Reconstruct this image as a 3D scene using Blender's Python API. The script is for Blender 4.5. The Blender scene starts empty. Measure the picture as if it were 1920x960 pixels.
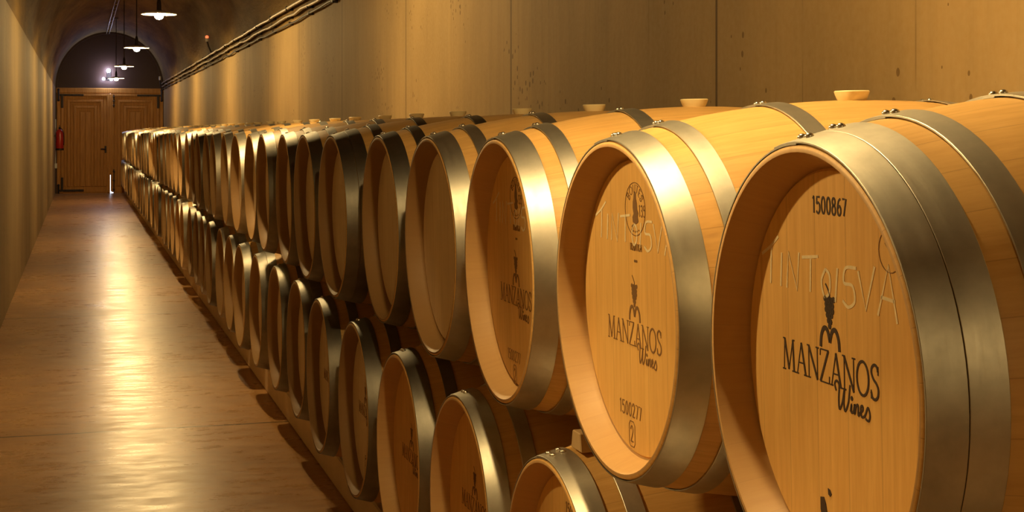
import bpy, bmesh, math, random
from mathutils import Vector, Matrix
C = bpy.context.scene.collection
SC = bpy.context.scene
PI = math.pi
rnd = random.Random(7)

# ------------------------------------------------ camera, world, exposure
F_PX = 2747.0
PSI = math.atan(809.0 / F_PX)
CAM_Z = 1.42
cam_d = bpy.data.cameras.new('camera')
cam = bpy.data.objects.new('camera', cam_d)
C.objects.link(cam)
cam.location = (0, 0, CAM_Z)
cam.rotation_euler = (PI / 2, 0, -PSI)
cam_d.sensor_width = 36
cam_d.lens = 36 * F_PX / 1920
cam_d.shift_y = -(480 - 247) / 1920
cam_d.clip_start = 0.02
cam_d.clip_end = 200
SC.camera = cam

w = bpy.data.worlds.new('daylight_outside')
SC.world = w
w.use_nodes = True
bg = w.node_tree.nodes['Background']
bg.inputs[0].default_value = (0.75, 0.82, 1.0, 1)
bg.inputs[1].default_value = 4.0

SC.view_settings.view_transform = 'Standard'
SC.view_settings.look = 'None'
SC.view_settings.gamma = 1
SC.view_settings.use_curve_mapping = False
SC.view_settings.exposure = 0.15

LAMP_COL = (1.0, 0.685, 0.28)
LAMP_STRENGTH = 1500
REAR_LAMP_X = 0.85
ADDED_SPOT_W = 95
LAMP_X, LAMP_Z = 0.69, CAM_Z + 1.075
LAMP_Y = [-3.1, 2.25, 8.1, 13.8, 19.4, 25.0, 30.6]
DOOR_LAMP_STRENGTH = 115

# ------------------------------------------------ node helpers
class NT:
    def __init__(s, name):
        s.m = bpy.data.materials.new(name)
        s.m.use_nodes = True
        s.t = s.m.node_tree
        s.b = s.t.nodes['Principled BSDF']
        s.co = s.t.nodes.new('ShaderNodeTexCoord').outputs['Object']
    def put(s, sock, v):
        if isinstance(v, bpy.types.NodeSocket): s.t.links.new(v, sock)
        elif v is not None: sock.default_value = v
    def m_(s, op, a, b=None, c=None):
        n = s.t.nodes.new('ShaderNodeMath'); n.operation = op
        s.put(n.inputs[0], a); s.put(n.inputs[1], b); s.put(n.inputs[2], c)
        return n.outputs[0]
    def xyz(s, v=None):
        n = s.t.nodes.new('ShaderNodeSeparateXYZ'); s.put(n.inputs[0], v or s.co)
        return n.outputs
    def comb(s, x, y, z):
        n = s.t.nodes.new('ShaderNodeCombineXYZ')
        s.put(n.inputs[0], x); s.put(n.inputs[1], y); s.put(n.inputs[2], z)
        return n.outputs[0]
    def scale(s, v, sc):
        n = s.t.nodes.new('ShaderNodeVectorMath'); n.operation = 'MULTIPLY'
        s.put(n.inputs[0], v); s.put(n.inputs[1], sc)
        return n.outputs[0]
    def add(s, v, u):
        n = s.t.nodes.new('ShaderNodeVectorMath'); n.operation = 'ADD'
        s.put(n.inputs[0], v); s.put(n.inputs[1], u)
        return n.outputs[0]
    def noise(s, v, sc=5, det=4, rough=0.55, dist=0):
        n = s.t.nodes.new('ShaderNodeTexNoise')
        s.put(n.inputs['Vector'], v); n.inputs['Scale'].default_value = sc
        n.inputs['Detail'].default_value = det; n.inputs['Roughness'].default_value = rough
        n.inputs['Distortion'].default_value = dist
        return n.outputs[0]
    def white(s, v):
        n = s.t.nodes.new('ShaderNodeTexWhiteNoise'); n.noise_dimensions = '3D'
        s.put(n.inputs['Vector'], v); return n.outputs[0]
    def vor(s, v, sc):
        n = s.t.nodes.new('ShaderNodeTexVoronoi'); s.put(n.inputs['Vector'], v)
        n.inputs['Scale'].default_value = sc; return n.outputs[0]
    def ramp(s, f, stops):
        n = s.t.nodes.new('ShaderNodeValToRGB'); s.put(n.inputs[0], f)
        e = n.color_ramp.elements
        while len(e) < len(stops): e.new(0.5)
        for el, (p, c) in zip(e, stops):
            el.position = p
            el.color = (c, c, c, 1) if isinstance(c, (int, float)) else (*c, 1)
        return n.outputs[0]
    def mix(s, f, a, b, mode='MIX'):
        n = s.t.nodes.new('ShaderNodeMix'); n.data_type = 'RGBA'; n.blend_type = mode
        s.put(n.inputs[0], f)
        for k, v in ((6, a), (7, b)):
            if isinstance(v, tuple) and len(v) == 3: v = (*v, 1)
            s.put(n.inputs[k], v)
        return n.outputs[2]
    def bump(s, h, strength=0.3, dist=0.01):
        n = s.t.nodes.new('ShaderNodeBump'); s.put(n.inputs['Height'], h)
        n.inputs['Strength'].default_value = strength; n.inputs['Distance'].default_value = dist
        s.t.links.new(n.outputs[0], s.b.inputs['Normal'])
    def rand(s):
        return s.t.nodes.new('ShaderNodeObjectInfo').outputs['Random']
    def fin(s, col=None, rough=None, metal=None, spec=None):
        if isinstance(col, tuple) and len(col) == 3: col = (*col, 1)
        s.put(s.b.inputs['Base Color'], col); s.put(s.b.inputs['Roughness'], rough)
        s.put(s.b.inputs['Metallic'], metal); s.put(s.b.inputs['Specular IOR Level'], spec)
        return s.m

def mat_plain(name, col, rough=0.5, metal=0.0, spec=0.5, var=0.25, sc=30):
    n = NT(name)
    f = n.noise(n.co, sc, 3)
    c = n.mix(n.m_('MULTIPLY', f, var), col, tuple(x * 0.35 for x in col))
    n.bump(f, 0.08, 0.002)
    return n.fin(c, rough, metal, spec)

def mat_emit(name, col, strength):
    n = NT(name)
    n.b.inputs['Emission Color'].default_value = (*col, 1)
    n.b.inputs['Emission Strength'].default_value = strength
    return n.fin((0.8, 0.8, 0.8), 0.3)

def mat_wall(name, y0, pitch, tint=(0.48, 0.325, 0.13), dark=(0.26, 0.165, 0.055)):
    n = NT(name)
    x, y, z = n.xyz()
    big = n.noise(n.scale(n.co, (1, 1, 0.5)), 0.9, 5, 0.6)
    streak = n.noise(n.scale(n.co, (1, 9, 0.5)), 1.6, 5, 0.65)
    fine = n.noise(n.co, 45, 3)
    c = n.mix(n.ramp(big, [(0.3, 0), (0.72, 1)]), tint, dark)
    c = n.mix(n.m_('MULTIPLY', n.ramp(streak, [(0.45, 0), (0.75, 1)]), 0.45), c, dark)
    c = n.mix(n.m_('MULTIPLY', fine, 0.25), c, (0.62, 0.52, 0.33))
    # board seams: panel joints every pitch, fainter board lines in between
    def line(p, wd, off=0.0):
        a = n.m_('DIVIDE', n.m_('SUBTRACT', y, y0 + off), p)
        a = n.m_('ABSOLUTE', n.m_('SUBTRACT', n.m_('FRACT', n.m_('ADD', a, 100.5)), 0.5))
        return n.m_('LESS_THAN', n.m_('MULTIPLY', a, p), wd)
    s1 = line(pitch, 0.0075)
    s2 = line(pitch / 4, 0.0035)
    brk = n.ramp(n.noise(n.scale(n.co, (1, 3, 1.5)), 1.3, 3), [(0.48, 0), (0.6, 1)])
    c = n.mix(n.m_('MULTIPLY', n.m_('MULTIPLY', s2, brk), 0.35), c, (0.12, 0.07, 0.02))
    c = n.mix(n.m_('MULTIPLY', s1, 0.92), c, (0.10, 0.06, 0.02))
    # air holes
    v = n.vor(n.scale(n.co, (1, 1, 0.75)), 26)
    msk = n.ramp(n.noise(n.co, 2.3, 4), [(0.53, 0), (0.64, 0.25)])
    pit = n.m_('LESS_THAN', v, n.m_('MULTIPLY', msk, 1.0))
    c = n.mix(n.m_('MULTIPLY', pit, 0.75), c, (0.13, 0.07, 0.02))
    h = n.m_('SUBTRACT', n.m_('ADD', n.m_('MULTIPLY', streak, 0.6), n.m_('MULTIPLY', fine, 0.3)), n.m_('MAXIMUM', s1, n.m_('MULTIPLY', pit, 0.8)))
    n.bump(h, 0.35, 0.006)
    return n.fin(c, 0.75, 0, 0.3)

def mat_ceiling():
    n = NT('rough_vault_concrete')
    big = n.noise(n.scale(n.co, (1, 0.22, 1)), 1.6, 6, 0.65, 0.4)
    c = n.mix(n.ramp(big, [(0.35, 0), (0.65, 1)]), (0.26, 0.165, 0.05), (0.10, 0.055, 0.015))
    n.bump(n.noise(n.scale(n.co, (1, 0.3, 1)), 5, 6, 0.7), 0.8, 0.05)
    return n.fin(c, 0.85, 0, 0.3)

def mat_floor():
    n = NT('polished_concrete')
    x, y, z = n.xyz()
    big = n.noise(n.co, 1.3, 6, 0.62, 0.3)
    lat = n.noise(n.scale(n.co, (1.6, 5, 1)), 1.5, 6, 0.65)
    fine = n.noise(n.co, 60, 3)
    c = n.mix(n.ramp(big, [(0.3, 0), (0.7, 1)]), (0.50, 0.27, 0.105), (0.27, 0.135, 0.045))
    c = n.mix(n.m_('MULTIPLY', n.ramp(lat, [(0.35, 0), (0.7, 1)]), 0.25), c, (0.48, 0.29, 0.13))
    wob = n.m_('MULTIPLY', n.noise(n.co, 4, 4), 0.035)
    a = n.m_('DIVIDE', n.m_('SUBTRACT', n.m_('ADD', y, wob), 7.215), 4.55)
    a = n.m_('ABSOLUTE', n.m_('SUBTRACT', n.m_('FRACT', n.m_('ADD', a, 100.5)), 0.5))
    j = n.m_('LESS_THAN', n.m_('MULTIPLY', a, 4.55), 0.010)
    mot = n.ramp(n.noise(n.scale(n.co, (1, 2, 1)), 7, 6, 0.72), [(0.5, 0), (0.75, 1)])
    c = n.mix(n.m_('MULTIPLY', mot, 0.5), c, (0.20, 0.10, 0.035))
    c = n.mix(n.m_('MULTIPLY', j, 0.95), c, (0.06, 0.035, 0.01))
    lat2 = n.noise(n.scale(n.co, (2.2, 6, 1)), 2.2, 6, 0.7)
    r = n.ramp(n.m_('ADD', n.m_('MULTIPLY', big, 0.35), n.m_('MULTIPLY', lat2, 0.65)), [(0.40, 0.25), (0.62, 0.39)])
    h = n.m_('ADD', n.noise(n.scale(n.co, (1.6, 4, 1)), 3.0, 2, 0.5), n.m_('MULTIPLY', fine, 0.04))
    n.bump(h, 0.09, 0.012)
    n.b.inputs['Specular Tint'].default_value = (1.0, 0.74, 0.52, 1)
    return n.fin(c, r, 0, 0.32)

BR = 0.3545        # barrel radius at the bilge
BL = 0.95          # barrel length
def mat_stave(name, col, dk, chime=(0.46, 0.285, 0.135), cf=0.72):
    n = NT(name)
    x, y, z = n.xyz()
    ang = n.m_('ARCTAN2', y, n.m_('SUBTRACT', z, BR))
    rn = n.rand()
    u = n.m_('MULTIPLY', n.m_('ADD', ang, n.m_('MULTIPLY', rn, 9.0)), 30 / (2 * PI))
    idx = n.m_('FLOOR', u)
    fr = n.m_('FRACT', n.m_('ADD', u, 100))
    var = n.white(n.comb(idx, rn, 0.3))
    seam = n.m_('LESS_THAN', n.m_('ABSOLUTE', n.m_('SUBTRACT', fr, 0.5)), 0.490)
    seam = n.m_('SUBTRACT', 1, seam)
    g = n.noise(n.comb(n.m_('MULTIPLY', x, 2.2), n.m_('MULTIPLY', u, 1.5), n.m_('MULTIPLY', rn, 50)), 4.0, 5, 0.6, 0.3)
    c = n.mix(n.ramp(g, [(0.3, 0), (0.75, 1)]), col, dk)
    c = n.mix(n.m_('MULTIPLY', var, 0.35), c, tuple(k * 0.62 for k in col))
    knots = n.ramp(n.noise(n.comb(n.m_('MULTIPLY', x, 3.0), u, rn), 2.0, 2), [(0.7, 0), (0.78, 1)])
    c = n.mix(n.m_('MULTIPLY', knots, 0.4), c, (0.30, 0.15, 0.05))
    c = n.mix(n.m_('MULTIPLY', seam, 0.3), c, (0.16, 0.075, 0.02))
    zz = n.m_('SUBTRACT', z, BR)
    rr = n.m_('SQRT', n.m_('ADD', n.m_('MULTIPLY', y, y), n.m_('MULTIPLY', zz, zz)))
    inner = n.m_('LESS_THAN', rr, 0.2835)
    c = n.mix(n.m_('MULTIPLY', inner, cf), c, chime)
    n.bump(n.m_('SUBTRACT', n.m_('MULTIPLY', g, 0.3), seam), 0.25, 0.002)
    return n.fin(c, 0.48, 0, 0.4)

def mat_head(name, col, dk, spec=0.35):
    n = NT(name)
    x, y, z = n.xyz()
    rn = n.rand()
    u = n.m_('MULTIPLY', n.m_('ADD', y, n.m_('MULTIPLY', rn, 0.11)), 1 / 0.082)
    idx = n.m_('FLOOR', u); fr = n.m_('FRACT', n.m_('ADD', u, 50))
    var = n.white(n.comb(idx, rn, 0.7))
    seam = n.m_('GREATER_THAN', n.m_('ABSOLUTE', n.m_('SUBTRACT', fr, 0.5)), 0.488)
    g = n.noise(n.comb(n.m_('MULTIPLY', y, 26), n.m_('MULTIPLY', z, 1.6), n.m_('MULTIPLY', rn, 60)), 4.5, 6, 0.62, 0.25)
    blot = n.noise(n.comb(y, z, n.m_('MULTIPLY', rn, 30)), 5, 3)
    c = n.mix(n.ramp(g, [(0.32, 0), (0.72, 1)]), col, dk)
    c = n.mix(n.m_('MULTIPLY', var, 0.22), c, tuple(k * 0.7 for k in col))
    c = n.mix(n.m_('MULTIPLY', n.ramp(blot, [(0.5, 0), (0.8, 1)]), 0.3), c, tuple(k * 0.75 for k in dk))
    c = n.mix(n.m_('MULTIPLY', seam, 0.28), c, (0.22, 0.10, 0.03))
    n.bump(n.m_('SUBTRACT', n.m_('MULTIPLY', g, 0.4), n.m_('MULTIPLY', seam, 0.6)), 0.18, 0.0015)
    return n.fin(c, 0.4 if spec > 0.5 else 0.5, 0, spec)

def mat_steel(name, col, r0, r1):
    n = NT(name)
    x, y, z = n.xyz()
    ang = n.m_('ARCTAN2', y, n.m_('SUBTRACT', z, BR))
    rn = n.rand()
    sp = n.noise(n.comb(n.m_('MULTIPLY', ang, 2.0), n.m_('MULTIPLY', x, 60), n.m_('MULTIPLY', rn, 40)), 1.6, 5, 0.6)
    bl = n.noise(n.add(n.co, n.comb(rn, rn, 0)), 9, 5, 0.6)
    c = n.mix(n.ramp(bl, [(0.3, 0), (0.75, 1)]), col, tuple(k * 0.55 for k in col))
    c = n.mix(n.m_('MULTIPLY', rn, 0.35), c, tuple(k * 0.6 for k in col))
    r = n.m_('ADD', n.m_('MULTIPLY', n.m_('ADD', sp, bl), (r1 - r0) / 2), r0)
    n.bump(sp, 0.10, 0.002)
    return n.fin(c, r, 1.0)

M = {}
M['wall_r'] = mat_wall('board_marked_concrete', 4.12, 2.228)
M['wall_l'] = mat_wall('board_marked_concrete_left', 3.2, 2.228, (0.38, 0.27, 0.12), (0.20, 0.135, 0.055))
M['plinth'] = mat_plain('pale_concrete', (0.80, 0.64, 0.44), 0.75, var=0.3, sc=8)
M['ceiling'] = mat_ceiling()
M['floor'] = mat_floor()
M['stave'] = mat_stave('oak_staves', (0.76, 0.47, 0.165), (0.60, 0.33, 0.095))
M['stave_shaded_chime'] = mat_stave('oak_staves_shaded_chime', (0.70, 0.43, 0.155), (0.52, 0.29, 0.09), (0.26, 0.15, 0.06), 0.92)  # slightly darker staves; chime ends darkened, shade put into the wood colour
M['head'] = mat_head('oak_head_boards', (0.82, 0.51, 0.17), (0.68, 0.38, 0.11))
M['head_pale'] = mat_head('pale_oak_head_boards', (0.92, 0.78, 0.58), (0.78, 0.64, 0.46), 0.9)
M['steel'] = mat_steel('galvanised_steel', (0.66, 0.63, 0.55), 0.34, 0.60)
M['steel_dark'] = mat_steel('darkened_steel', (0.30, 0.285, 0.25), 0.34, 0.60)
M['rivet'] = mat_plain('bright_rivet_steel', (0.72, 0.68, 0.6), 0.28, 1.0)
M['bung'] = mat_plain('cream_silicone', (0.84, 0.72, 0.42), 0.45)
M['ink'] = mat_plain('burnt_ink', (0.045, 0.02, 0.008), 0.7)
M['ink_faint'] = mat_plain('faint_burnt_ink', (0.22, 0.11, 0.035), 0.7)
M['chalk'] = mat_plain('chalk', (0.95, 0.82, 0.55), 0.9, spec=0.1, var=0.5, sc=160)
M['wedge'] = mat_plain('raw_pine', (0.66, 0.46, 0.24), 0.6)
M['iron'] = mat_plain('black_iron', (0.035, 0.025, 0.02), 0.5, 0.6)
M['conduit'] = mat_plain('galvanised_conduit', (0.34, 0.28, 0.19), 0.45, 0.7)
M['enamel'] = mat_plain('white_enamel', (0.82, 0.80, 0.74), 0.3, var=0.05)
M['cable'] = mat_plain('black_cable', (0.03, 0.02, 0.015), 0.5)
M['red'] = mat_plain('red_paint', (0.42, 0.02, 0.012), 0.3)
M['white_plastic'] = mat_plain('white_plastic', (0.75, 0.73, 0.66), 0.4)
M['bulb'] = mat_emit('lit_bulb', LAMP_COL, LAMP_STRENGTH)
M['cold_bulb'] = mat_emit('lit_cold_bulb', (0.62, 0.68, 1.0), DOOR_LAMP_STRENGTH)
M['red_lens'] = mat_emit('red_indicator', (1.0, 0.16, 0.05), 1.2)
M['dark_wood'] = mat_plain('dark_stained_wood', (0.055, 0.022, 0.012), 0.6, sc=6)

def mat_door():
    n = NT('varnished_door_oak')
    g = n.noise(n.scale(n.co, (22, 6, 1.3)), 2.5, 5, 0.6, 0.3)
    c = n.mix(n.ramp(g, [(0.3, 0), (0.75, 1)]), (0.62, 0.29, 0.065), (0.36, 0.15, 0.03))
    n.bump(g, 0.15, 0.003)
    return n.fin(c, 0.5, 0, 0.25)
M['door'] = mat_door()

# ------------------------------------------------ mesh helpers
def obj(name, bm, mat, parent=None, smooth=False, auto=None):
    me = bpy.data.meshes.new(name)
    bmesh.ops.recalc_face_normals(bm, faces=bm.faces)
    bm.to_mesh(me); bm.free()
    me.materials.append(mat)
    if smooth:
        me.polygons.foreach_set('use_smooth', [True] * len(me.polygons))
        me.set_sharp_from_angle(angle=math.radians(auto or 35))
    o = bpy.data.objects.new(name, me)
    C.objects.link(o)
    if parent: o.parent = parent
    return o

def box(bm, x0, y0, z0, x1, y1, z1, bev=0.0):
    r = bmesh.ops.create_cube(bm, size=1)
    for v in r['verts']:
        v.co = Vector(((x0 + x1) / 2 + v.co.x * (x1 - x0), (y0 + y1) / 2 + v.co.y * (y1 - y0), (z0 + z1) / 2 + v.co.z * (z1 - z0)))
    if bev:
        es = list({e for v in r['verts'] for e in v.link_edges})
        bmesh.ops.bevel(bm, geom=es, offset=bev, segments=1, affect='EDGES')

def tube(bm, pts, r, n=10, cap=True):
    pts = [Vector(p) for p in pts]
    rings = []
    for i, p in enumerate(pts):
        d = (pts[min(i + 1, len(pts) - 1)] - pts[max(i - 1, 0)]).normalized()
        up = Vector((0, 0, 1)) if abs(d.z) < 0.9 else Vector((1, 0, 0))
        a = d.cross(up).normalized(); b = d.cross(a)
        rr = r[i] if isinstance(r, (list, tuple)) else r
        rings.append([bm.verts.new(p + (a * math.cos(2 * PI * k / n) + b * math.sin(2 * PI * k / n)) * rr) for k in range(n)])
    for A, B in zip(rings, rings[1:]):
        for k in range(n): bm.faces.new((A[k], A[(k + 1) % n], B[(k + 1) % n], B[k]))
    if cap:
        bm.faces.new(rings[0]); bm.faces.new(rings[-1])

def lathe(bm, prof, n=48, axis='Z', c=(0, 0, 0), close=False):
    c = Vector(c); rings = []
    for t, r in prof:
        if r < 1e-6:
            p = Vector((t, 0, 0)) if axis == 'X' else Vector((0, 0, t))
            rings.append([bm.verts.new(c + p)]); continue
        ring = []
        for k in range(n):
            a = 2 * PI * k / n
            p = Vector((t, r * math.sin(a), r * math.cos(a))) if axis == 'X' else Vector((r * math.cos(a), r * math.sin(a), t))
            ring.append(bm.verts.new(c + p))
        rings.append(ring)
    prs = list(zip(rings, rings[1:]))
    if close: prs.append((rings[-1], rings[0]))
    for A, B in prs:
        for k in range(n):
            q = [A[k % len(A)], A[(k + 1) % len(A)], B[(k + 1) % len(B)], B[k % len(B)]]
            u = []
            for v in q:
                if v not in u: u.append(v)
            if len(u) > 2: bm.faces.new(u)

def ball(bm, c, r, sub=2, sc=(1, 1, 1)):
    g = bmesh.ops.create_icosphere(bm, subdivisions=sub, radius=r)
    for v in g['verts']:
        v.co = Vector((v.co.x * sc[0], v.co.y * sc[1], v.co.z * sc[2])) + Vector(c)

def empty(name, loc, label, cat, group=None):
    o = bpy.data.objects.new(name, None); C.objects.link(o)
    o.location = loc; o.empty_display_size = 0.1
    o['label'] = label; o['category'] = cat
    if group: o['group'] = group
    return o
def tag(o, label, cat, group=None):
    o['label'] = label; o['category'] = cat
    if group: o['group'] = group
    return o
def struct(o):
    o['kind'] = 'structure'; return o

# ------------------------------------------------ the cellar tunnel
XL, XR = -0.555, 1.865
Y0, Y1 = -10.0, 35.2
ZS = 2.44                    # springing of the vault
XC, HW, RISE = (XL + XR) / 2, (XR - XL) / 2, 1.29
bm = bmesh.new(); box(bm, XL - 0.3, Y0 - 0.3, -0.2, XR + 0.3, Y1 + 0.4, 0); struct(obj('floor', bm, M['floor']))
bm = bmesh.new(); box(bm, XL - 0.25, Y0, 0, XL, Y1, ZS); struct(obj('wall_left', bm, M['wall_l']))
bm = bmesh.new(); box(bm, XR, Y0, 0, XR + 0.25, Y1, ZS); struct(obj('wall_right', bm, M['wall_r']))
bm = bmesh.new(); box(bm, XL - 0.25, Y0 - 0.25, 0, XR + 0.25, Y0, 3.9); struct(obj('wall_back', bm, M['wall_l']))
bm = bmesh.new()
NV = 40; NY = 60
inner = [[bm.verts.new((XC - HW * math.cos(PI * k / NV), Y0 - 0.1 + (Y1 + 0.2 - Y0) * j / NY, ZS + RISE * math.sin(PI * k / NV))) for k in range(NV + 1)] for j in range(NY + 1)]
outer = [[bm.verts.new((XC - (HW + 0.25) * math.cos(PI * k / NV), Y0 - 0.1 + (Y1 + 0.2 - Y0) * j / NY, ZS + (RISE + 0.25) * math.sin(PI * k / NV))) for k in range(NV + 1)] for j in range(NY + 1)]
for G in (inner, outer):
    for j in range(NY):
        for k in range(NV): bm.faces.new((G[j][k], G[j][k + 1], G[j + 1][k + 1], G[j + 1][k]))
for j in range(NY):
    for k in (0, NV): bm.faces.new((inner[j][k], inner[j + 1][k], outer[j + 1][k], outer[j][k]))
for j in (0, NY):
    for k in range(NV): bm.faces.new((inner[j][k], inner[j][k + 1], outer[j][k + 1], outer[j][k]))
struct(obj('ceiling', bm, M['ceiling'], smooth=True))
# barrel plinth along the right wall
PX0, PZ = 0.975, 0.132
bm = bmesh.new(); box(bm, PX0, 0.3, 0, XR, Y1, PZ, 0.006)
struct(obj('trim_1', bm, M['plinth']))

# end wall with the door opening
DX0, DXM, DX1 = -0.45, 0.665, 1.785
DZ1 = 2.31
YD = Y1
bm = bmesh.new()
box(bm, XL - 0.25, YD, 0, DX0 - 0.07, YD + 0.3, DZ1 + 0.12)
box(bm, DX1 + 0.07, YD, 0, XR + 0.25, YD + 0.3, DZ1 + 0.12)
box(bm, XL - 0.25, YD, DZ1 + 0.12, XR + 0.25, YD + 0.3, 3.95)
struct(obj('wall_front', bm, M['dark_wood']))
bm = bmesh.new()
box(bm, DX0 - 0.07, YD - 0.03, 0, DX0 + 0.004, YD + 0.3, DZ1, 0.008)
box(bm, DX1 - 0.004, YD - 0.03, 0, DX1 + 0.07, YD + 0.3, DZ1, 0.008)
box(bm, DX0 - 0.09, YD - 0.012, DZ1, DX1 + 0.09, YD + 0.3, DZ1 + 0.12, 0.012)
struct(obj('trim_2', bm, M['door']))
# timber rib following the arch
bm = bmesh.new()
for k in range(NV):
    q = []
    for kk in (k, k + 1):
        a = PI * kk / NV
        for s in (0.0, 0.05):
            q.append((XC - (HW - s) * math.cos(a), ZS + (RISE - s) * math.sin(a)))
    vs = [bm.verts.new((x, yy, z)) for yy in (YD - 0.06, YD) for (x, z) in q]
    for f in ((0, 1, 3, 2), (4, 5, 7, 6), (0, 2, 6, 4), (1, 3, 7, 5)): bm.faces.new([vs[i] for i in f])
bmesh.ops.remove_doubles(bm, verts=bm.verts, dist=1e-5)
struct(obj('trim_3', bm, M['dark_wood']))

def door_leaf(name, x0, x1, flip):
    bm = bmesh.new()
    yb, yf = YD + 0.06, YD + 0.015
    zb, zt = 0.0, DZ1 + 0.005
    if not flip: box(bm, x0, yf, zb, x1, yb, zt)
    else:
        box(bm, x0 + 0.06, yf, zb, x1, yb, zt); box(bm, x0, yf, 0.035, x0 + 0.06, yb, zt)
    # nested mitred mouldings: each an inverted U of bevelled boards
    n = 6; st = 0.070
    for i in range(n):
        d = 0.02 + i * st
        a0, a1, t = x0 + d, x1 - d, zt - d
        b = zb + (0.16 if i else 0.02)
        y = yf - (0.018 if i % 2 else 0.042)
        box(bm, a0, y, b, a0 + st - 0.020, yf, t, 0.005)
        box(bm, a1 - st + 0.020, y, b, a1, yf, t, 0.005)
        box(bm, a0 + st - 0.020, y, t - st + 0.020, a1 - st + 0.020, yf, t, 0.005)
    box(bm, x0 + 0.1, yf - 0.012, zb + 0.02, x1 - 0.1, yf, zb + 0.15, 0.005)
    d = 0.02 + n * st
    k = 2; wd = (x1 - x0 - 2 * d) / k
    for i in range(k):
        box(bm, x0 + d + i * wd + 0.004, yf - 0.03, zb + 0.16, x0 + d + (i + 1) * wd - 0.004, yf, zt - d, 0.006)
    lf = struct(obj(name, bm, M['door']))
    xo = x0 if not flip else x1; sg = 1 if not flip else -1
    for zz, up in ((zt - 0.05, -1), (zb + 0.07, 1)):
        b = bmesh.new()
        xa, xb = sorted((xo - sg * 0.02, xo + sg * 0.52))
        box(b, xa, yf - 0.056, zz - 0.024, xb, yf - 0.040, zz + 0.022, 0.004)
        xa, xb = sorted((xo + sg * 0.02, xo + sg * 0.07))
        za, zc = sorted((zz, zz + up * 0.3))
        box(b, xa, yf - 0.058, za, xb, yf - 0.038, zc, 0.004)
        for q in (0.12, 0.27, 0.42): ball(b, (xo + sg * q, yf - 0.058, zz), 0.012, 1)
        hg = obj('strap_hinge', b, M['iron'], lf)
        b = bmesh.new()
        tube(b, [(xo - sg * 0.035, yf - 0.06, zz - 0.11), (xo - sg * 0.035, yf - 0.06, zz + 0.11)], 0.022, 12)
        ball(b, (xo - sg * 0.035, yf - 0.05, zz + 0.12), 0.03, 2); ball(b, (xo - sg * 0.035, yf - 0.05, zz - 0.12), 0.03, 2)
        obj('hinge_pin', b, M['iron'], hg)
    return lf, yf
la, yf = door_leaf('door_1', DX0, DXM - 0.006, False)
lb, yf = door_leaf('door_2', DXM + 0.006, DX1, True)
b = bmesh.new(); box(b, DXM - 0.03, yf - 0.045, 0.42, DXM + 0.03, yf - 0.002, DZ1 - 0.01, 0.006)
obj('meeting_strip', b, M['door'], la)
b = bmesh.new()
tube(b, [(DXM - 0.11, yf - 0.03, 1.02), (DXM - 0.11, yf - 0.09, 1.02), (DXM - 0.22, yf - 0.095, 1.02)], 0.012, 8)
box(b, DXM - 0.13, yf - 0.035, 0.93, DXM - 0.09, yf - 0.02, 1.09, 0.004)
obj('handle', b, M['iron'], la)
for z0, z1 in ((1.98, 2.28), (0.04, 0.55)):
    b = bmesh.new()
    tube(b, [(DXM + 0.075, yf - 0.06, z0), (DXM + 0.075, yf - 0.06, z1)], 0.011, 8)
    for q in (z0 + 0.05, (z0 + z1) / 2, z1 - 0.05): box(b, DXM + 0.05, yf - 0.075, q - 0.014, DXM + 0.1, yf - 0.01, q + 0.014, 0.003)
    obj('sliding_bolt', b, M['iron'], lb)

# ------------------------------------------------ pendant lamps
def make_lamp():
    root = empty('pendant_lamp', (LAMP_X, 0, LAMP_Z), '', 'lamp', 'pendant lamps along the vault')
    b = bmesh.new()
    lathe(b, [(0.030, 0.018), (0.034, 0.05), (0.012, 0.150), (0.006, 0.157), (0.000, 0.157), (0.004, 0.151), (0.020, 0.060), (0.022, 0.018)], 48, close=True)
    obj('lamp_shade', b, M['enamel'], root, True, 50)
    b = bmesh.new()
    lathe(b, [(0.012, 0.0), (0.012, 0.019), (0.035, 0.022), (0.11, 0.020), (0.15, 0.012), (0.16, 0.0)], 20)
    obj('lamp_socket', b, M['iron'], root, True)
    b = bmesh.new()
    zt = ZS + RISE * math.sqrt(1 - ((LAMP_X - XC) / HW) ** 2) - LAMP_Z
    tube(b, [(0, 0, 0.155), (0, 0, zt - 0.02)], 0.007, 8)
    lathe(b, [(zt - 0.04, 0.0), (zt - 0.04, 0.03), (zt - 0.012, 0.05), (zt - 0.006, 0.0)], 20)
    obj('cord', b, M['cable'], root)
    b = bmesh.new()
    lathe(b, [(-0.048, 0.0), (-0.043, 0.020), (-0.030, 0.036), (-0.012, 0.041), (0.003, 0.030), (0.013, 0.017)], 14)
    obj('bulb', b, M['bulb'], root, True, 80)
    return root
def copy_tree(o, parent=None):
    c = o.copy(); C.objects.link(c); c.parent = parent
    for ch in o.children:
        copy_tree(ch, c)
    return c
lamp0 = make_lamp()
names = {13.8: 'white enamel pendant lamp hanging nearest in view, highest in the picture',
         19.4: 'white enamel pendant lamp, second nearest of the row under the vault',
         25.0: 'white enamel pendant lamp, third along the row, right of the bluish light',
         30.6: 'white enamel pendant lamp hanging farthest away, just in front of the doors'}
extra = {-3.1: 'white enamel pendant lamp hanging just behind the viewpoint',
         2.25: 'white enamel pendant lamp overhead above the stamped front barrels',
         8.1: 'white enamel pendant lamp overhead between front barrels and first lamp in view'}
for i, y in enumerate(LAMP_Y):
    o = lamp0 if i == 0 else copy_tree(lamp0)
    o.location.y = y
    o.location.x = REAR_LAMP_X if y < 0 else LAMP_X
    o['label'] = names.get(y) or extra[y]

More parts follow.
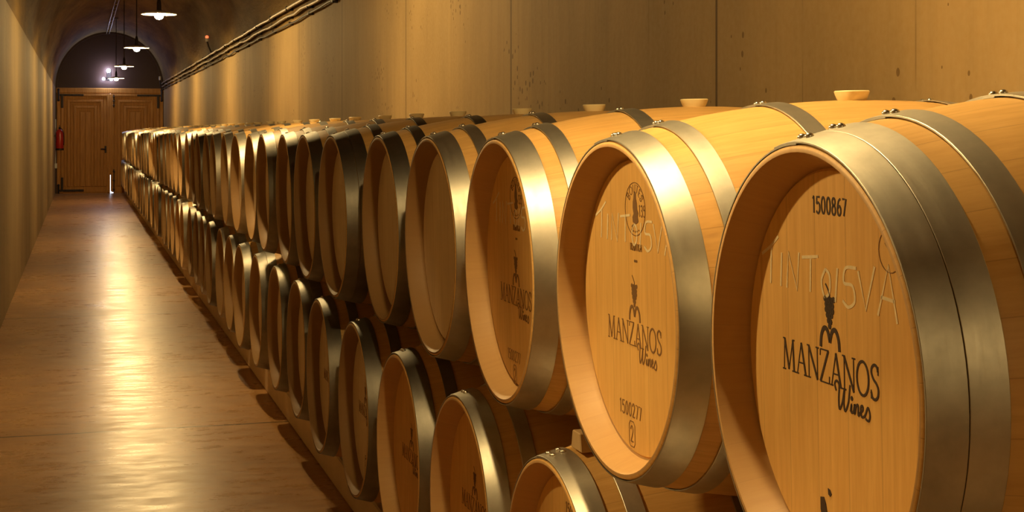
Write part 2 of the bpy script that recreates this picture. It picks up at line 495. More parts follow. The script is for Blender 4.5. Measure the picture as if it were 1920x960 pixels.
# added spotlight out of view, brightening the stamped front barrels; fixture is made up
SP = Vector((XL + 0.13, 3.15, 2.10)); AIM = Vector((0.95, 1.85, 1.05))
e = empty('added_spotlight', SP, 'small black added spotlight out of view, brightening the stamped front barrels', 'spotlight')
q_ = (AIM - SP).to_track_quat('-Z', 'Y')
b = bmesh.new(); lathe(b, [(-0.05, 0.043), (-0.05, 0.048), (0.06, 0.040), (0.09, 0.0), (0.08, 0.0), (0.055, 0.034)], 28)
h = obj('added_spot_housing', b, M['iron'], e, True); h.rotation_mode = 'QUATERNION'; h.rotation_quaternion = q_
b = bmesh.new(); tube(b, [(-0.125, 0, 0.02), (-0.06, 0, 0.02), (-0.02, 0.01, 0.05)], 0.009, 8); lathe(b, [(0.001, 0.0), (0.001, 0.035), (0.012, 0.035), (0.012, 0.0)], 20, 'X', (-0.13, 0, 0.02))
obj('wall_bracket', b, M['iron'], e)  # made-up mount for the added spotlight
ld = bpy.data.lights.new('added_spot_beam', 'SPOT'); ld.energy = ADDED_SPOT_W; ld.color = LAMP_COL; ld.spot_size = math.radians(78); ld.spot_blend = 1.0; ld.shadow_soft_size = 0.035
lo = bpy.data.objects.new('added_spot_beam', ld); C.objects.link(lo); lo.parent = e; lo.rotation_mode = 'QUATERNION'; lo.rotation_quaternion = q_
lo.location = (AIM - SP).normalized() * 0.03

# cold bright light above the doors: three small globes on a bracket
e = empty('emergency_light', (0.63, YD, CAM_Z + 1.27), 'small bluish white three globe light fixed above the wooden doors', 'light')
b = bmesh.new(); box(b, -0.05, -0.02, -0.09, 0.05, 0.0, 0.17, 0.006); obj('mounting_plate', b, M['iron'], e)
for dx, dz, r in ((-0.01, 0.14, 0.045), (-0.12, -0.05, 0.032), (0.05, -0.06, 0.034)):
    b = bmesh.new(); tube(b, [(dx * 0.3, -0.015, dz * 0.5), (dx, -0.09, dz)], 0.01, 8); a_ = obj('arm', b, M['iron'], e)
    b = bmesh.new(); ball(b, (dx, -0.12, dz), r, 2); obj('globe', b, M['cold_bulb'], e, True, 80)

# ------------------------------------------------ conduits along the springing
def wobble_path(x, z, y0, y1, amp, seed, step=0.45):
    r = random.Random(seed); pts = []
    y = y0
    while y < y1:
        pts.append((x + r.uniform(-amp, 0), y, z + r.uniform(-amp, amp))); y += step
    pts.append((x, y1, z))
    return pts
specs = [(1.815, 2.545, 0.017, 0.006, 'upper grey conduit running along the top of the right wall', 'conduit'),
         (1.826, 2.470, 0.015, 0.012, 'lower grey conduit running along the top of the right wall', 'conduit'),
         (1.835, 2.408, 0.010, 0.012, 'dark cable sagging under the conduits on the right wall', 'cable')]
for k, (x, z, r, amp, lab, cat) in enumerate(specs):
    b = bmesh.new(); tube(b, wobble_path(x, z, 4.0, YD - 0.05, amp, 40 + k), r, 8)
    o = tag(obj('electrical_conduit' if cat == 'conduit' else 'electrical_cable', b, M['conduit'] if k < 2 else M['cable'], smooth=True), lab, cat)
    y = 5.0
    b = bmesh.new()
    while y < YD - 0.2:
        box(b, x - r - 0.004, y - 0.012, z - r - 0.004, XR - 0.0005, y + 0.014, z + r + 0.004, 0.002)
        y += 1.2
    cl = obj('wall_clips', b, M['iron'], o); cl['kind'] = 'stuff'
# small detectors on stems above the conduits
for (x, y, z0, h, lab, rl) in ((1.80, 21.9, 2.56, 0.25, 'small red tipped detector on a stem above the conduits, halfway along', True),
                               (1.78, 34.8, 2.32, 0.36, 'small pale tipped detector on a stem in the far right corner by the doors', False)):
    e = empty('stem_detector', (x, y, z0), lab, 'detector')
    b = bmesh.new(); tube(b, [(0.05, 0, -0.01), (0.03, 0, 0.05), (0, 0, 0.12), (-0.02, 0, h - 0.05)], 0.012, 8); obj('stem', b, M['iron'], e)
    b = bmesh.new(); lathe(b, [(h - 0.07, 0), (h - 0.065, 0.022), (h - 0.03, 0.026), (h - 0.01, 0.014), (h - 0.005, 0)], 14, c=(-0.02, 0, 0)); obj('sensor_body', b, M['white_plastic'], e, True)
    b = bmesh.new(); ball(b, (-0.02, 0, h), 0.026, 2); obj('sensor_tip', b, M['red_lens'] if rl else M['white_plastic'], e, True)
# cable ladder on the crown of the vault
b = bmesh.new()
zc = ZS + RISE - 0.045
XQ = XC - 0.05
for sx in (-0.03, 0.03): tube(b, [(XQ + sx, y, zc) for y in (18, 22, 26, 30, YD - 0.1)], 0.008, 6)
y = 18.2
while y < YD - 0.2:
    tube(b, [(XQ - 0.038, y, zc), (XQ + 0.038, y, zc)], 0.008, 6); tube(b, [(XQ, y, zc), (XQ, y, zc + 0.04)], 0.006, 6); y += 0.8
tag(obj('cable_ladder', b, M['conduit']), 'thin cable ladder hanging along the crown of the vault', 'cable ladder')

# fire extinguisher by the doors
e = empty('fire_extinguisher', (-0.445, 34.1, 1.02), 'red fire extinguisher on the left wall beside the wooden doors', 'fire extinguisher')
b = bmesh.new(); lathe(b, [(0.0, 0.0), (0.0, 0.075), (0.03, 0.085), (0.38, 0.085), (0.43, 0.06), (0.455, 0.028), (0.47, 0.0)], 24); obj('cylinder_body', b, M['red'], e, True)
b = bmesh.new(); lathe(b, [(-0.012, 0.0), (-0.012, 0.088), (0.03, 0.088), (0.03, 0.0)], 24); obj('base_ring', b, M['iron'], e, True)
b = bmesh.new(); lathe(b, [(0.45, 0), (0.45, 0.026), (0.5, 0.022), (0.505, 0)], 14); box(b, -0.012, -0.1, 0.5, 0.012, 0.03, 0.515); box(b, -0.012, -0.11, 0.525, 0.012, 0.03, 0.54); obj('valve_handle', b, M['iron'], e)
b = bmesh.new(); tube(b, [(0.0, -0.02, 0.48), (0.05, -0.09, 0.46), (0.09, -0.09, 0.36), (0.095, -0.05, 0.2), (0.09, -0.03, 0.1)], 0.009, 8); obj('hose', b, M['cable'], e, True)
b = bmesh.new(); box(b, XL + 0.445, -0.04, 0.28, -0.07, 0.04, 0.33, 0.004); obj('wall_bracket', b, M['iron'], e)
e = empty('junction_box', (XL, 34.35, 0.60), 'small white junction box low on the left wall beside the doors', 'junction box')
b = bmesh.new(); box(b, 0, -0.05, 0, 0.05, 0.05, 0.11, 0.006); obj('box_body', b, M['white_plastic'], e)
b = bmesh.new(); tube(b, [(0.02, 0, 0.1), (0.02, 0, 1.1)], 0.009, 8); obj('conduit', b, M['white_plastic'], e)

# ------------------------------------------------ lettering strokes (flat ink marks, u to the right, v up)
def catmull(p, n=6):
    if len(p) < 3: return p
    q = [p[0]] + list(p) + [p[-1]]; out = []
    for i in range(1, len(q) - 2):
        for k in range(n):
            t = k / n
            out.append(tuple(0.5 * (2 * q[i][j] + (q[i + 1][j] - q[i - 1][j]) * t + (2 * q[i - 1][j] - 5 * q[i][j] + 4 * q[i + 1][j] - q[i + 2][j]) * t * t
                       + (3 * q[i][j] - q[i - 1][j] - 3 * q[i + 1][j] + q[i + 2][j]) * t ** 3) for j in range(len(p[0]))))
    out.append(tuple(p[-1])); return out
INK_T = 0.0006
HX = -BL / 2 + 0.047        # head surface, local x
def P(u, v, t): return Vector((HX - t, -u, BR + v))
def poly(bm, pts):
    a = [bm.verts.new(P(u, v, INK_T)) for u, v in pts]
    c = [bm.verts.new(P(u, v, -0.0004)) for u, v in pts]
    bm.faces.new(a)
    for i in range(len(pts)):
        j = (i + 1) % len(pts); bm.faces.new((a[i], a[j], c[j], c[i]))
def stroke(bm, pts, wd, o=(0, 0), s=1.0, curve=False):
    if curve: pts = catmull(pts)
    pp = [(o[0] + p[0] * s, o[1] + p[1] * s) for p in pts]
    L, R = [], []
    for i, (x, y) in enumerate(pp):
        x0, y0 = pp[max(i - 1, 0)]; x1, y1 = pp[min(i + 1, len(pp) - 1)]
        d = math.hypot(x1 - x0, y1 - y0) or 1
        nx, ny = -(y1 - y0) / d, (x1 - x0) / d
        w_ = wd[min(i, len(wd) - 1)] if isinstance(wd, list) else wd
        L.append((x + nx * w_ / 2, y + ny * w_ / 2)); R.append((x - nx * w_ / 2, y - ny * w_ / 2))
    T = lambda q, t: bm.verts.new(P(q[0], q[1], t))
    a = [T(q, INK_T) for q in L]; b = [T(q, INK_T) for q in R]; c = [T(q, -0.0004) for q in L]; d_ = [T(q, -0.0004) for q in R]
    for i in range(len(pp) - 1):
        bm.faces.new((a[i], a[i + 1], b[i + 1], b[i])); bm.faces.new((a[i], c[i], c[i + 1], a[i + 1])); bm.faces.new((b[i], b[i + 1], d_[i + 1], d_[i]))
    bm.faces.new((a[0], b[0], d_[0], c[0])); bm.faces.new((a[-1], c[-1], d_[-1], b[-1]))
def disc(bm, u, v, r, n=8): poly(bm, [(u + r * math.cos(2 * PI * k / n), v + r * math.sin(2 * PI * k / n)) for k in range(n)])

K, T_ = 0.10, 0.045   # thick and thin strokes of the roman capitals (fraction of cap height)
def circ(cx, cy, rx, ry, a0=0, a1=360, n=24): return [(cx + rx * math.cos(math.radians(a0 + (a1 - a0) * k / n)), cy + ry * math.sin(math.radians(a0 + (a1 - a0) * k / n))) for k in range(n + 1)]
CAPS = {
 'M': (1.0, [([(.14, 0), (.2, 1)], T_), ([(.2, 1), (.5, .03)], K), ([(.5, .03), (.8, 1)], T_), ([(.8, 1), (.87, 0)], K), ([(.03, 0), (.25, 0)], T_), ([(.74, 0), (1, 0)], T_), ([(.08, 1), (.22, 1)], T_), ([(.78, 1), (.92, 1)], T_)]),
 'A': (.78, [([(.1, 0), (.4, 1)], T_), ([(.4, 1), (.7, 0)], K), ([(.2, .36), (.59, .36)], T_), ([(0, 0), (.2, 0)], T_), ([(.58, 0), (.8, 0)], T_)]),
 'N': (.86, [([(.14, 0), (.14, 1)], T_), ([(.14, 1), (.74, 0)], K), ([(.74, 0), (.74, 1)], T_), ([(.04, 0), (.25, 0)], T_), ([(.64, 1), (.85, 1)], T_), ([(.02, 1), (.16, 1)], T_)]),
 'Z': (.7, [([(.08, 1), (.64, 1)], T_), ([(.62, 1), (.06, 0)], K), ([(.06, 0), (.66, 0)], T_), ([(.08, 1), (.06, .8)], T_), ([(.66, 0), (.68, .22)], T_)]),
 'O': (.86, [(circ(.42, .5, .36, .5, 0, 360), K * .85)]),
 'S': (.58, [(catmull([(.46, .82), (.4, .96), (.25, 1), (.1, .9), (.08, .74), (.2, .58), (.38, .46), (.48, .3), (.44, .1), (.28, 0), (.12, .04), (.05, .2)]), K * .85), ([(.47, .72), (.47, .98)], T_), ([(.05, 0), (.05, .26)], T_)]),
 'I': (.3, [([(.15, 0), (.15, 1)], K)]), 'T': (.66, [([(.33, 0), (.33, 1)], K), ([(.02, 1), (.64, 1)], T_)]),
 'B': (.62, [([(.12, 0), (.12, 1)], K), (catmull([(.12, 1), (.4, .98), (.48, .78), (.36, .54), (.12, .52)]), K * .8), (catmull([(.12, .52), (.44, .5), (.54, .26), (.42, .02), (.12, 0)]), K * .8)]),
 'U': (.7, [(catmull([(.12, 1), (.12, .3), (.22, .04), (.38, 0), (.54, .06), (.6, .3), (.6, 1)]), K * .8)]),
 'E': (.58, [([(.12, 0), (.12, 1)], K), ([(.12, 1), (.52, 1)], T_), ([(.12, .52), (.42, .52)], T_), ([(.12, 0), (.54, 0)], T_)]),
 'R': (.66, [([(.12, 0), (.12, 1)], K), (catmull([(.12, 1), (.4, .98), (.5, .76), (.38, .52), (.12, .5)]), K * .8), ([(.28, .5), (.6, 0)], K)]),
 'D': (.7, [([(.12, 0), (.12, 1)], K), (catmull([(.12, 1), (.42, .96), (.6, .5), (.42, .04), (.12, 0)]), K * .8)]),
 '0': (.6, [(circ(.3, .5, .22, .48), K)]), '1': (.4, [([(.22, 0), (.22, 1)], K), ([(.22, 1), (.08, .84)], K)]),
 '2': (.6, [(catmull([(.08, .78), (.18, .97), (.38, .98), (.5, .78), (.4, .5), (.08, .02)]), K), ([(.06, .03), (.54, .03)], K)]),
 '3': (.6, [(catmull([(.08, .86), (.28, 1), (.46, .84), (.42, .6), (.24, .54), (.44, .46), (.52, .24), (.36, .02), (.14, .02), (.06, .16)]), K)]),
 '5': (.6, [([(.5, .97), (.14, .97), (.11, .56)], K), (catmull([(.11, .56), (.3, .64), (.5, .5), (.5, .18), (.3, 0), (.06, .12)]), K)]),
 '6': (.6, [(catmull([(.46, .96), (.22, .8), (.1, .4), (.16, .08), (.34, .02), (.5, .18), (.48, .44), (.3, .56), (.12, .4)]), K)]),
 '7': (.56, [([(.06, .97), (.5, .97), (.2, 0)], K)]),
 '8': (.6, [(circ(.3, .76, .18, .21), K), (circ(.3, .27, .22, .26), K)]),
 'V': (.72, [([(.06, 1), (.36, 0)], K), ([(.36, 0), (.66, 1)], T_)]),
}
def text(bm, s, u, v, h, gap=.06, fx=1.0, bold=1.0, arc=None):
    """caps text, left end at u, baseline at v, cap height h"""
    x = 0.0
    for ch in s:
        if ch == ' ': x += .4; continue
        wd, st = CAPS[ch]
        for pts, w_ in st:
            if arc:
                cu, cv, rad, a0 = arc
                q = []
                for (px, py) in pts:
                    a = math.radians(a0) - (x + px) * h * fx / rad
                    q.append((cu + (rad + py * h) * math.cos(a), cv + (rad + py * h) * math.sin(a)))
                stroke(bm, q, w_ * h * bold)
            else:
                stroke(bm, [(u + (x + px) * h * fx, v + py * h) for px, py in pts], w_ * h * bold)
        x += wd + gap
    return x * h * fx
def winery_print(bm_e, bm_t, cu, cv, s=1.0):
    """grape and arch emblem in bm_e; name in bm_t; (cu,cv) = centre of the name's baseline"""
    # grape bunch: rows of berries narrowing downward
    gu, gv = cu + 0.006 * s, cv + 0.104 * s
    for row, n in enumerate((5, 4, 4, 3, 2, 1)):
        for k in range(n):
            disc(bm_e, gu + (k - (n - 1) / 2) * 0.0054 * s, gv - row * 0.0066 * s - (k % 2) * 0.0012, 0.0040 * s, 8)
    stroke(bm_e, [(0, 0), (.001, .006), (-.004, .013), (-.009, .018)], 0.0022 * s, (gu, gv), s, True)
    # arched M
    mu, mv = cu + 0.006 * s, cv + 0.045 * s
    stroke(bm_e, [(-.024, -.002), (-.022, .012), (-.015, .022), (-.006, .020), (.0, .006)], 0.0058 * s, (mu, mv), s, True)
    stroke(bm_e, [(0, .006), (.006, .020), (.015, .022), (.022, .012), (.024, -.002)], 0.0058 * s, (mu, mv), s, True)
    h = 0.040 * s
    wid = sum(CAPS[c][0] + .02 for c in 'MANZANOS') * h
    text(bm_t, 'MANZANOS', cu - 0.126 * s, cv, h, .02, 0.252 * s / wid)
    # script word under the end of the name
    o = (cu + 0.020 * s, cv - 0.026 * s); k = 0.030 * s; wd = 0.0030 * s
    for pts in ([(.0, .7), (-.12, .95), (.05, 1.1), (.25, .95), (.2, .4), (.25, 0), (.5, .3), (.7, .9), (.62, .3), (.72, 0), (1.0, .4), (1.15, 1.1)],
                [(1.15, .05), (1.25, .35), (1.22, .05), (1.4, .1), (1.5, .4), (1.5, .02), (1.62, .35), (1.78, .4), (1.78, .02), (1.95, .15),
                 (2.15, .3), (2.12, .45), (1.98, .35), (2.05, .02), (2.3, .1), (2.55, .45), (2.7, .2), (2.6, -.05), (2.35, 0)]):
        stroke(bm_t, pts, wd, o, k, True)
    disc(bm_t, o[0] + 1.28 * k, o[1] + .6 * k, .003 * s)

def chalk_note(bm, u, v, w_, h, jit=0):
    r = random.Random(jit); s = w_ / 7.4
    def S(x, pts, c=False):
        stroke(bm, [(u + (x + a) * s + r.uniform(-.001, .001), v + b * h - (x * 0.0008)) for a, b in pts], 0.0042, curve=c)
    S(0, [(-.1, .85), (.45, 1.1), (1.0, 1.45)]); S(0, [(.55, 1.1), (.45, .0)])
    S(1.1, [(.1, 1.0), (.0, .0)])
    S(1.5, [(0, 0), (.12, 1.05), (.62, 0.0), (.75, 1.1)])
    S(2.55, [(-.1, 1.0), (.85, 1.1)]); S(2.55, [(.4, 1.0), (.35, .05)])
    S(3.5, [(.3, .8), (.05, .45), (.2, .02), (.5, .2), (.5, .65), (.3, .8)], True)
    S(4.3, [(.15, .9), (.0, -.05)])
    S(4.7, [(.75, 1.0), (.2, .95), (.12, .55), (.55, .5), (.65, .1), (.3, -.1), (.0, .05)], True)
    S(5.55, [(.0, .95), (.35, -.05), (.85, 1.15)])
    S(6.5, [(.0, -.1), (.55, 1.25), (.95, -.2)]); S(6.5, [(.15, .4), (.85, .35)])

# ------------------------------------------------ barrels
RE = 0.2875
def rad(t): return BR - 0.0015 - (BR - 0.0015 - RE) * abs(2 * t / BL - 1) ** 2.1
def stave_body():
    bm = bmesh.new()
    prof = [(0.060, 0.250), (0.048, 0.2600), (0.040, 0.2630), (0.010, 0.2730), (0.0, 0.2790), (0.0, RE - 0.003), (0.002, RE)]
    n = 26
    prof += [(BL * k / n, rad(BL * k / n)) for k in range(1, n)]
    prof += [(BL - t, r) for t, r in [(0.002, RE), (0.0, RE - 0.003), (0.0, 0.2790), (0.010, 0.2730), (0.040, 0.2630), (0.048, 0.2600), (0.060, 0.250)]]
    lathe(bm, [(t - BL / 2, r) for t, r in prof], 96, 'X', (0, 0, BR))
    return bm
def head_disc(sg):
    bm = bmesh.new()
    a = BL / 2 - 0.047
    lathe(bm, [(sg * (a - 0.022), 0.0), (sg * (a - 0.022), 0.2595), (sg * (a - 0.006), 0.2600), (sg * a, 0.254), (sg * a, 0.0)], 64, 'X', (0, 0, BR))
    return bm
def hoop(t0, t1, rot=0.0):
    """a strip wrapped round the staves with a riveted overlap at the top"""
    bm = bmesh.new(); n = 96
    rings = []
    over = 0.22
    for k in range(n + 5):
        a = rot + (2 * PI + over) * k / (n + 4)
        lift = 0.0005 + 0.0020 * k / (n + 4)
        ring = []
        for t, d in ((t0, 0), (t0, 0.0022), (t0 + 0.0006, 0.0026), (t1 - 0.0006, 0.0026), (t1, 0.0022), (t1, 0)):
            r = rad(max(0, min(BL, t))) + lift + d * 0.9
            ring.append(bm.verts.new((t - BL / 2, r * math.sin(a), BR + r * math.cos(a))))
        rings.append(ring)
    m = len(rings[0])
    for A, B in zip(rings, rings[1:]):
        for k in range(m): bm.faces.new((A[k], A[(k + 1) % m], B[(k + 1) % m], B[k]))
    bm.faces.new(rings[0]); bm.faces.new(rings[-1])
    return bm
def rivet_bm(t, a, r=0.0066):
    bm = bmesh.new()
    R_ = rad(t) + 0.0052
    ball(bm, (0, 0, 0), r, 2, (1, 1, 0.75))
    for v in bm.verts:
        y, z = v.co.y, v.co.z
        v.co = Vector((t - BL / 2 + v.co.x, y * math.cos(a) + (z + R_) * math.sin(a), BR - y * math.sin(a) + (z + R_) * math.cos(a)))
    return bm
HOOPS6 = [('head_hoop', 0.001, 0.052), ('quarter_hoop', 0.088, 0.122), ('bilge_hoop', 0.285, 0.322)]
HOOPS8 = [('head_hoop', 0.001, 0.046), ('collar_hoop', 0.047, 0.090), ('quarter_hoop', 0.128, 0.164), ('bilge_hoop', 0.290, 0.326)]
ME = {}
def me(key, fn, mat, **kw):
    if key not in ME:
        o = obj('tmp', fn(), mat, **kw); ME[key] = o.data; bpy.data.objects.remove(o)
    return ME[key]
def inst(name, mesh, parent, mat=None):
    o = bpy.data.objects.new(name, mesh); C.objects.link(o); o.parent = parent
    if mat:
        o.material_slots[0].link = 'OBJECT'; o.material_slots[0].material = mat
    return o
def barrel(loc, yaw, label, group, near=False, eight=False, hmat='head', smat='steel', key4=False, pitch=0.0):
    root = empty('wine_barrel', loc, label, 'barrel', group)
    root.rotation_euler = (0, math.radians(pitch), math.radians(yaw))
    inst('staves', me('st', stave_body, M['stave'], smooth=True), root, M['stave_shaded_chime' if hmat == 'head_pale' else 'stave'])
    inst('barrel_head', me('hf', lambda: head_disc(-1), M[hmat], smooth=True), root, M[hmat])
    inst('barrel_head', me('hb', lambda: head_disc(1), M['head'], smooth=True), root)
    hs = HOOPS8 if eight else HOOPS6
    for hi, (nm, a, b) in enumerate(hs):
        for side in (0, 1):
            t0, t1 = (a, b) if side == 0 else (BL - b, BL - a)
            h = inst(nm, me((nm, eight, side), lambda: hoop(t0, t1, 0.02), M['steel'], smooth=True, auto=14), root, M[smat])
            if near and (side == 0 or hi == len(hs) - 1):
                w_ = t1 - t0
                four = (key4 and nm == 'head_hoop')
                for fq, an in (((0.3, 0.03), (0.3, 0.13), (0.7, 0.03), (0.7, 0.13)) if four else ((0.45, 0.03), (0.45, 0.095))):
                    tt = t0 + w_ * fq
                    inst('rivet', me(('rv', round(tt, 4), an), lambda: rivet_bm(tt, an), M['rivet'], smooth=True), h)
    def bung():
        bm = bmesh.new()
        lathe(bm, [(2 * BR - 0.012, 0.0), (2 * BR - 0.012, 0.019), (2 * BR + 0.001, 0.027), (2 * BR + 0.008, 0.030), (2 * BR + 0.014, 0.032), (2 * BR + 0.016, 0.030), (2 * BR + 0.0155, 0.0)], 24)
        return bm
    inst('bung', me('bung', bung, M['bung'], smooth=True), root)
    return root

XF = 0.875                      # plane of the barrel fronts
PITCH = 0.712
UY0, LZ = 1.665, PZ
UZ = LZ + 0.638
def ordn(n):
    w_ = ['', 'first', 'second', 'third', 'fourth', 'fifth', 'sixth', 'seventh', 'eighth', 'ninth', 'tenth', 'eleventh', 'twelfth', 'thirteenth', 'fourteenth', 'fifteenth', 'sixteenth', 'seventeenth', 'eighteenth', 'nineteenth']
    if n < 20: return w_[n]
    t = {2: 'twent', 3: 'thirt', 4: 'fort'}[n // 10]
    return t + ('ieth' if n % 10 == 0 else 'y-' + w_[n % 10])
# per barrel: dx (+ = pushed back), yaw, dz, head, steel, hoops
UP = {0: (0.0, -1.0, 0.0, 'head', 'steel', True, 'large oak barrel nearest in the upper row, number 1500867, chalk note and black winery stamp'),
      1: (0.0, 0.7, 0.0, 'head', 'steel', False, 'oak barrel second from the near end of upper row, round cooper stamp and number 1500277'),
      2: (0.0, -0.7, 0.0, 'head', 'steel', False, 'oak barrel third from near end of upper row with glaring steel hoops and faint stamps'),
      3: (0.012, 0.3, 0.0, 'head_pale', 'steel', False, 'oak barrel fourth from near end of upper row with bright wide hoop, plain pale head'),
      4: (0.02, 0.0, 0.0, 'head_pale', 'steel_dark', False, None), 5: (-0.012, 0.6, 0.0, 'head_pale', 'steel_dark', True, None)}
NU = 46
roots_u, roots_l = [], []
r2 = random.Random(3)
for i in range(NU):
    if i in UP: dx, yaw, dz, hm, sm, eg, lab = UP[i]
    else:
        dx, yaw, dz = r2.uniform(-0.014, 0.016), r2.uniform(-0.8, 0.8), 0.0
        hm = 'head_pale' if i < 16 else 'head'
        sm = 'steel_dark' if r2.random() < 0.45 or i < 10 else 'steel'
        eg = r2.random() < 0.35; lab = None
    if not lab: lab = f'{"pale" if hm == "head_pale" else "golden"} headed oak barrel with {"dark" if sm == "steel_dark" else "bright"} steel hoops, {ordn(i + 1)} from near end of upper row'
    y = UY0 + PITCH * i + (0.002 if i == 0 else 0.0)
    roots_u.append(barrel((XF + BL / 2 + dx + 0.0068, y, UZ), yaw, lab, 'wine barrels of the upper row', i < 9, eg, hm, sm, pitch=-1.1))
# lower row: one lower barrel under each gap
LOW = {2: (0.0, 0.0, 0.0, 'head', 'steel', False, 'oak barrel at bottom edge with only its riveted hoop and top of the head showing'),
       3: (0.0, 0.0, 0.0, 'head', 'steel', False, 'lower-row oak barrel with dark winery stamp cut by the bottom edge of the picture'),
       4: (0.0, 0.3, 0.0, 'head', 'steel_dark', False, 'lower-row oak barrel with a winery stamp on pale golden head, left of the cut one'),
       5: (0.0, -0.3, 0.0, 'head_pale', 'steel_dark', False, None)}
for i in range(NU + 1):
    if i in LOW: dx, yaw, dz, hm, sm, eg, lab = LOW[i]
    else:
        dx, yaw, dz = r2.uniform(-0.012, 0.014), r2.uniform(-0.7, 0.7), 0
        hm = 'head_pale' if i < 17 else 'head'
        sm = 'steel_dark' if r2.random() < 0.6 or 2 < i < 12 else 'steel'
        eg = r2.random() < 0.35; lab = None
    if not lab: lab = f'{"pale" if hm == "head_pale" else "golden"} headed oak barrel with {"dark" if sm == "steel_dark" else "bright"} steel hoops, {ordn(i + 1)} from near end of lower row'
    y = UY0 + PITCH * (i - 0.5)
    roots_l.append(barrel((XF + BL / 2 + dx, y, LZ), yaw, lab, 'wine barrels of the lower row', i < 9, eg, hm, sm, key4=(i == 2)))

# --- writing on the nearest barrel heads
def marks(root, parts):
    for nm, fn, mt in parts:
        bm = bmesh.new(); fn(bm); obj(nm, bm, M[mt], root)
def two(cu, cv, s, et):
    be, bt = bmesh.new(), bmesh.new(); winery_print(be, bt, cu, cv, s); return be, bt
def winery(root, cu, cv, s, mt):
    be, bt = two(cu, cv, s, mt)
    obj('printed_emblem', be, M[mt], root); obj('printed_lettering', bt, M[mt], root)
def cooper_stamp(bm, u, v, s=1.0, full=True):
    ring = circ(0, 0, .046, .046, 0, 360, 40)
    stroke(bm, ring, .0014, (u, v), s)
    text(bm, 'BOUTES', 0, 0, .014 * s, .12, 1.0, 1.1, arc=(u, v, .029 * s, 152))
    # seated cooper on a cask, simplified silhouette
    poly(bm, [(u + a * s, v + b * s) for a, b in [(-.006, .018), (-.004, .028), (.001, .032), (.005, .027), (.005, .019), (.009, .010), (.010, .000), (.015, -.006), (.012, -.013), (.015, -.021), (.004, -.026), (-.010, -.023), (-.012, -.014), (-.006, -.008), (-.010, .002), (-.009, .012)]])
    stroke(bm, [(-.006, -.027), (-.015, -.031), (-.010, -.034)], .004, (u, v), s)
    text(bm, '135', u + .018 * s, v - .012 * s, .020 * s, .1, .8, .8)
    for k in range(5): disc(bm, u + (-.016 + k * .008) * s, v + (-.036 - .003 * (1 - ((k - 2) / 2) ** 2)) * s, .0017 * s)
    text(bm, 'TRADITION', u - .027 * s, v - .072 * s, .012 * s, .08, .72, 1.1)
    for k in range(3): disc(bm, u + (-.006 + k * .005) * s, v - .090 * s, .0024 * s)
def grape_figure(bm):   # dark partial mark low on the nearest head
    poly(bm, [(-.024 + a, -.160 + b) for a, b in [(0, .004), (.006, .003), (.010, -.002), (.006, -.006), (.001, -.004)]])
    poly(bm, [(-.045 + a, -.178 + b) for a, b in [(0, .006), (.010, .008), (.015, .000), (.018, -.010), (.030, -.012), (.030, -.018), (.014, -.026), (.004, -.022), (.000, -.010)]])
    poly(bm, [(-.050 + a, -.212 + b) for a, b in [(0, .004), (.030, .006), (.036, -.008), (.010, -.016)]])
b0, b1, b2_ = roots_u[0], roots_u[1], roots_u[2]
def num(s, u, v, h, wid, bold=1.2):
    def f(bm):
        w0 = sum(CAPS[c][0] + .08 for c in s) * h
        text(bm, s, u, v, h, .08, wid / w0, bold)
    return f
winery(b0, -0.018, -0.020, 1.05, 'ink')
marks(b0, [('stamped_number', num('1500867', -0.054, 0.198, 0.022, 0.094, 1.3), 'ink'),
           ('chalk_writing', lambda bm: chalk_note(bm, -0.205, 0.093, 0.36, 0.046), 'chalk'),
           ('cooper_stamp', lambda bm: (stroke(bm, circ(.142, .163, .026, .026), .0009), stroke(bm, [(.131, .172), (.138, .166), (.152, .165)], .0022)), 'ink_faint'),
           ('printed_figure', grape_figure, 'ink')])
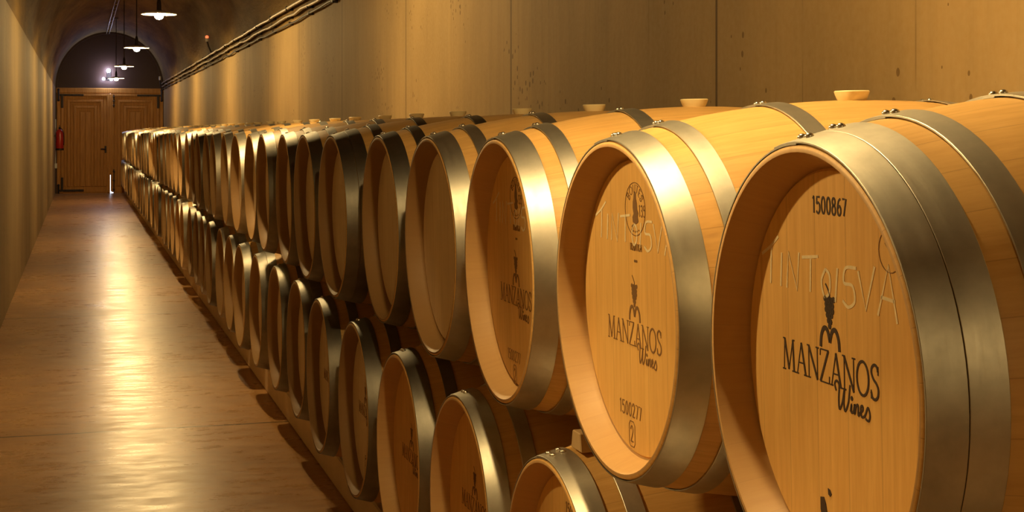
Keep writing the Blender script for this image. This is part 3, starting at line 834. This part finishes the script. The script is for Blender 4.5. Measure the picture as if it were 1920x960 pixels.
def boxed2(bm, u, v):
    stroke(bm, [(u - .013, v - .016), (u - .013, v + .016), (u - .008, v + .022), (u + .008, v + .022), (u + .013, v + .016), (u + .013, v - .016), (u + .008, v - .022), (u - .008, v - .022), (u - .013, v - .016)], .0018)
    text(bm, '2', u - .008, v - .014, .028, 0, .9, .9)
def dress(root, du=0.0, dv=0.0, mt='ink_faint', chalk=True, number='1500277'):
    marks(root, [('cooper_stamp', lambda bm: cooper_stamp(bm, .004 + du, .158 + dv, 1.0), mt)])
    winery(root, -0.012 + du, -0.080 + dv, 1.0, mt)
    marks(root, [('stamped_number', num(number, -.085 + du, -.207 + dv, .024, .105, 1.0), mt), ('grade_mark', lambda bm: boxed2(bm, -.028 + du, -.237 + dv), mt)])
    if chalk: marks(root, [('chalk_writing', lambda bm: chalk_note(bm, -.185 + du, .098 + dv, .36, .046, 3), 'chalk')])
dress(b1, 0, 0.012)
dress(b2_, 0, 0.0)
for rt in roots_l[2:3]:
    marks(rt, [('stamped_number', num('1500267', -0.02, 0.178, 0.024, 0.100, 1.3), 'ink_faint')])
    winery(rt, -0.01, -0.05, 1.0, 'ink')
for rt in roots_l[3:7]: winery(rt, -0.012, 0.0 if rt is roots_l[3] else -0.03, 0.95, 'ink_faint')
for rt in roots_l[5:6]: marks(rt, [('grade_mark', lambda bm: boxed2(bm, 0, -.18), 'ink_faint')])

# ------------------------------------------------ wooden chock between the rows
def chock(i, label):
    """a wood block in the gap between two upper barrels, standing on the lower one"""
    t = 0.07
    z = LZ + BR + rad(t + 0.015) + 0.001
    bm = bmesh.new()
    pr = [(-0.030, 0), (0.030, 0), (0.022, 0.036), (-0.022, 0.036)]
    a = [bm.verts.new((-0.015, y, zz)) for y, zz in pr]; b = [bm.verts.new((0.015, y, zz)) for y, zz in pr]
    bm.faces.new(a); bm.faces.new(b)
    for k in range(4): bm.faces.new((a[k], a[(k + 1) % 4], b[(k + 1) % 4], b[k]))
    bmesh.ops.bevel(bm, geom=list(bm.edges), offset=0.002, segments=1, affect='EDGES')
    o = tag(obj('wooden_chock', bm, M['wedge']), label, 'chock')
    o.location = (XF + t, UY0 + PITCH * (i - 0.5) - 0.018, z)
chock(2, 'small pale wood block on the four rivet barrel, tucked behind the second upper barrel')
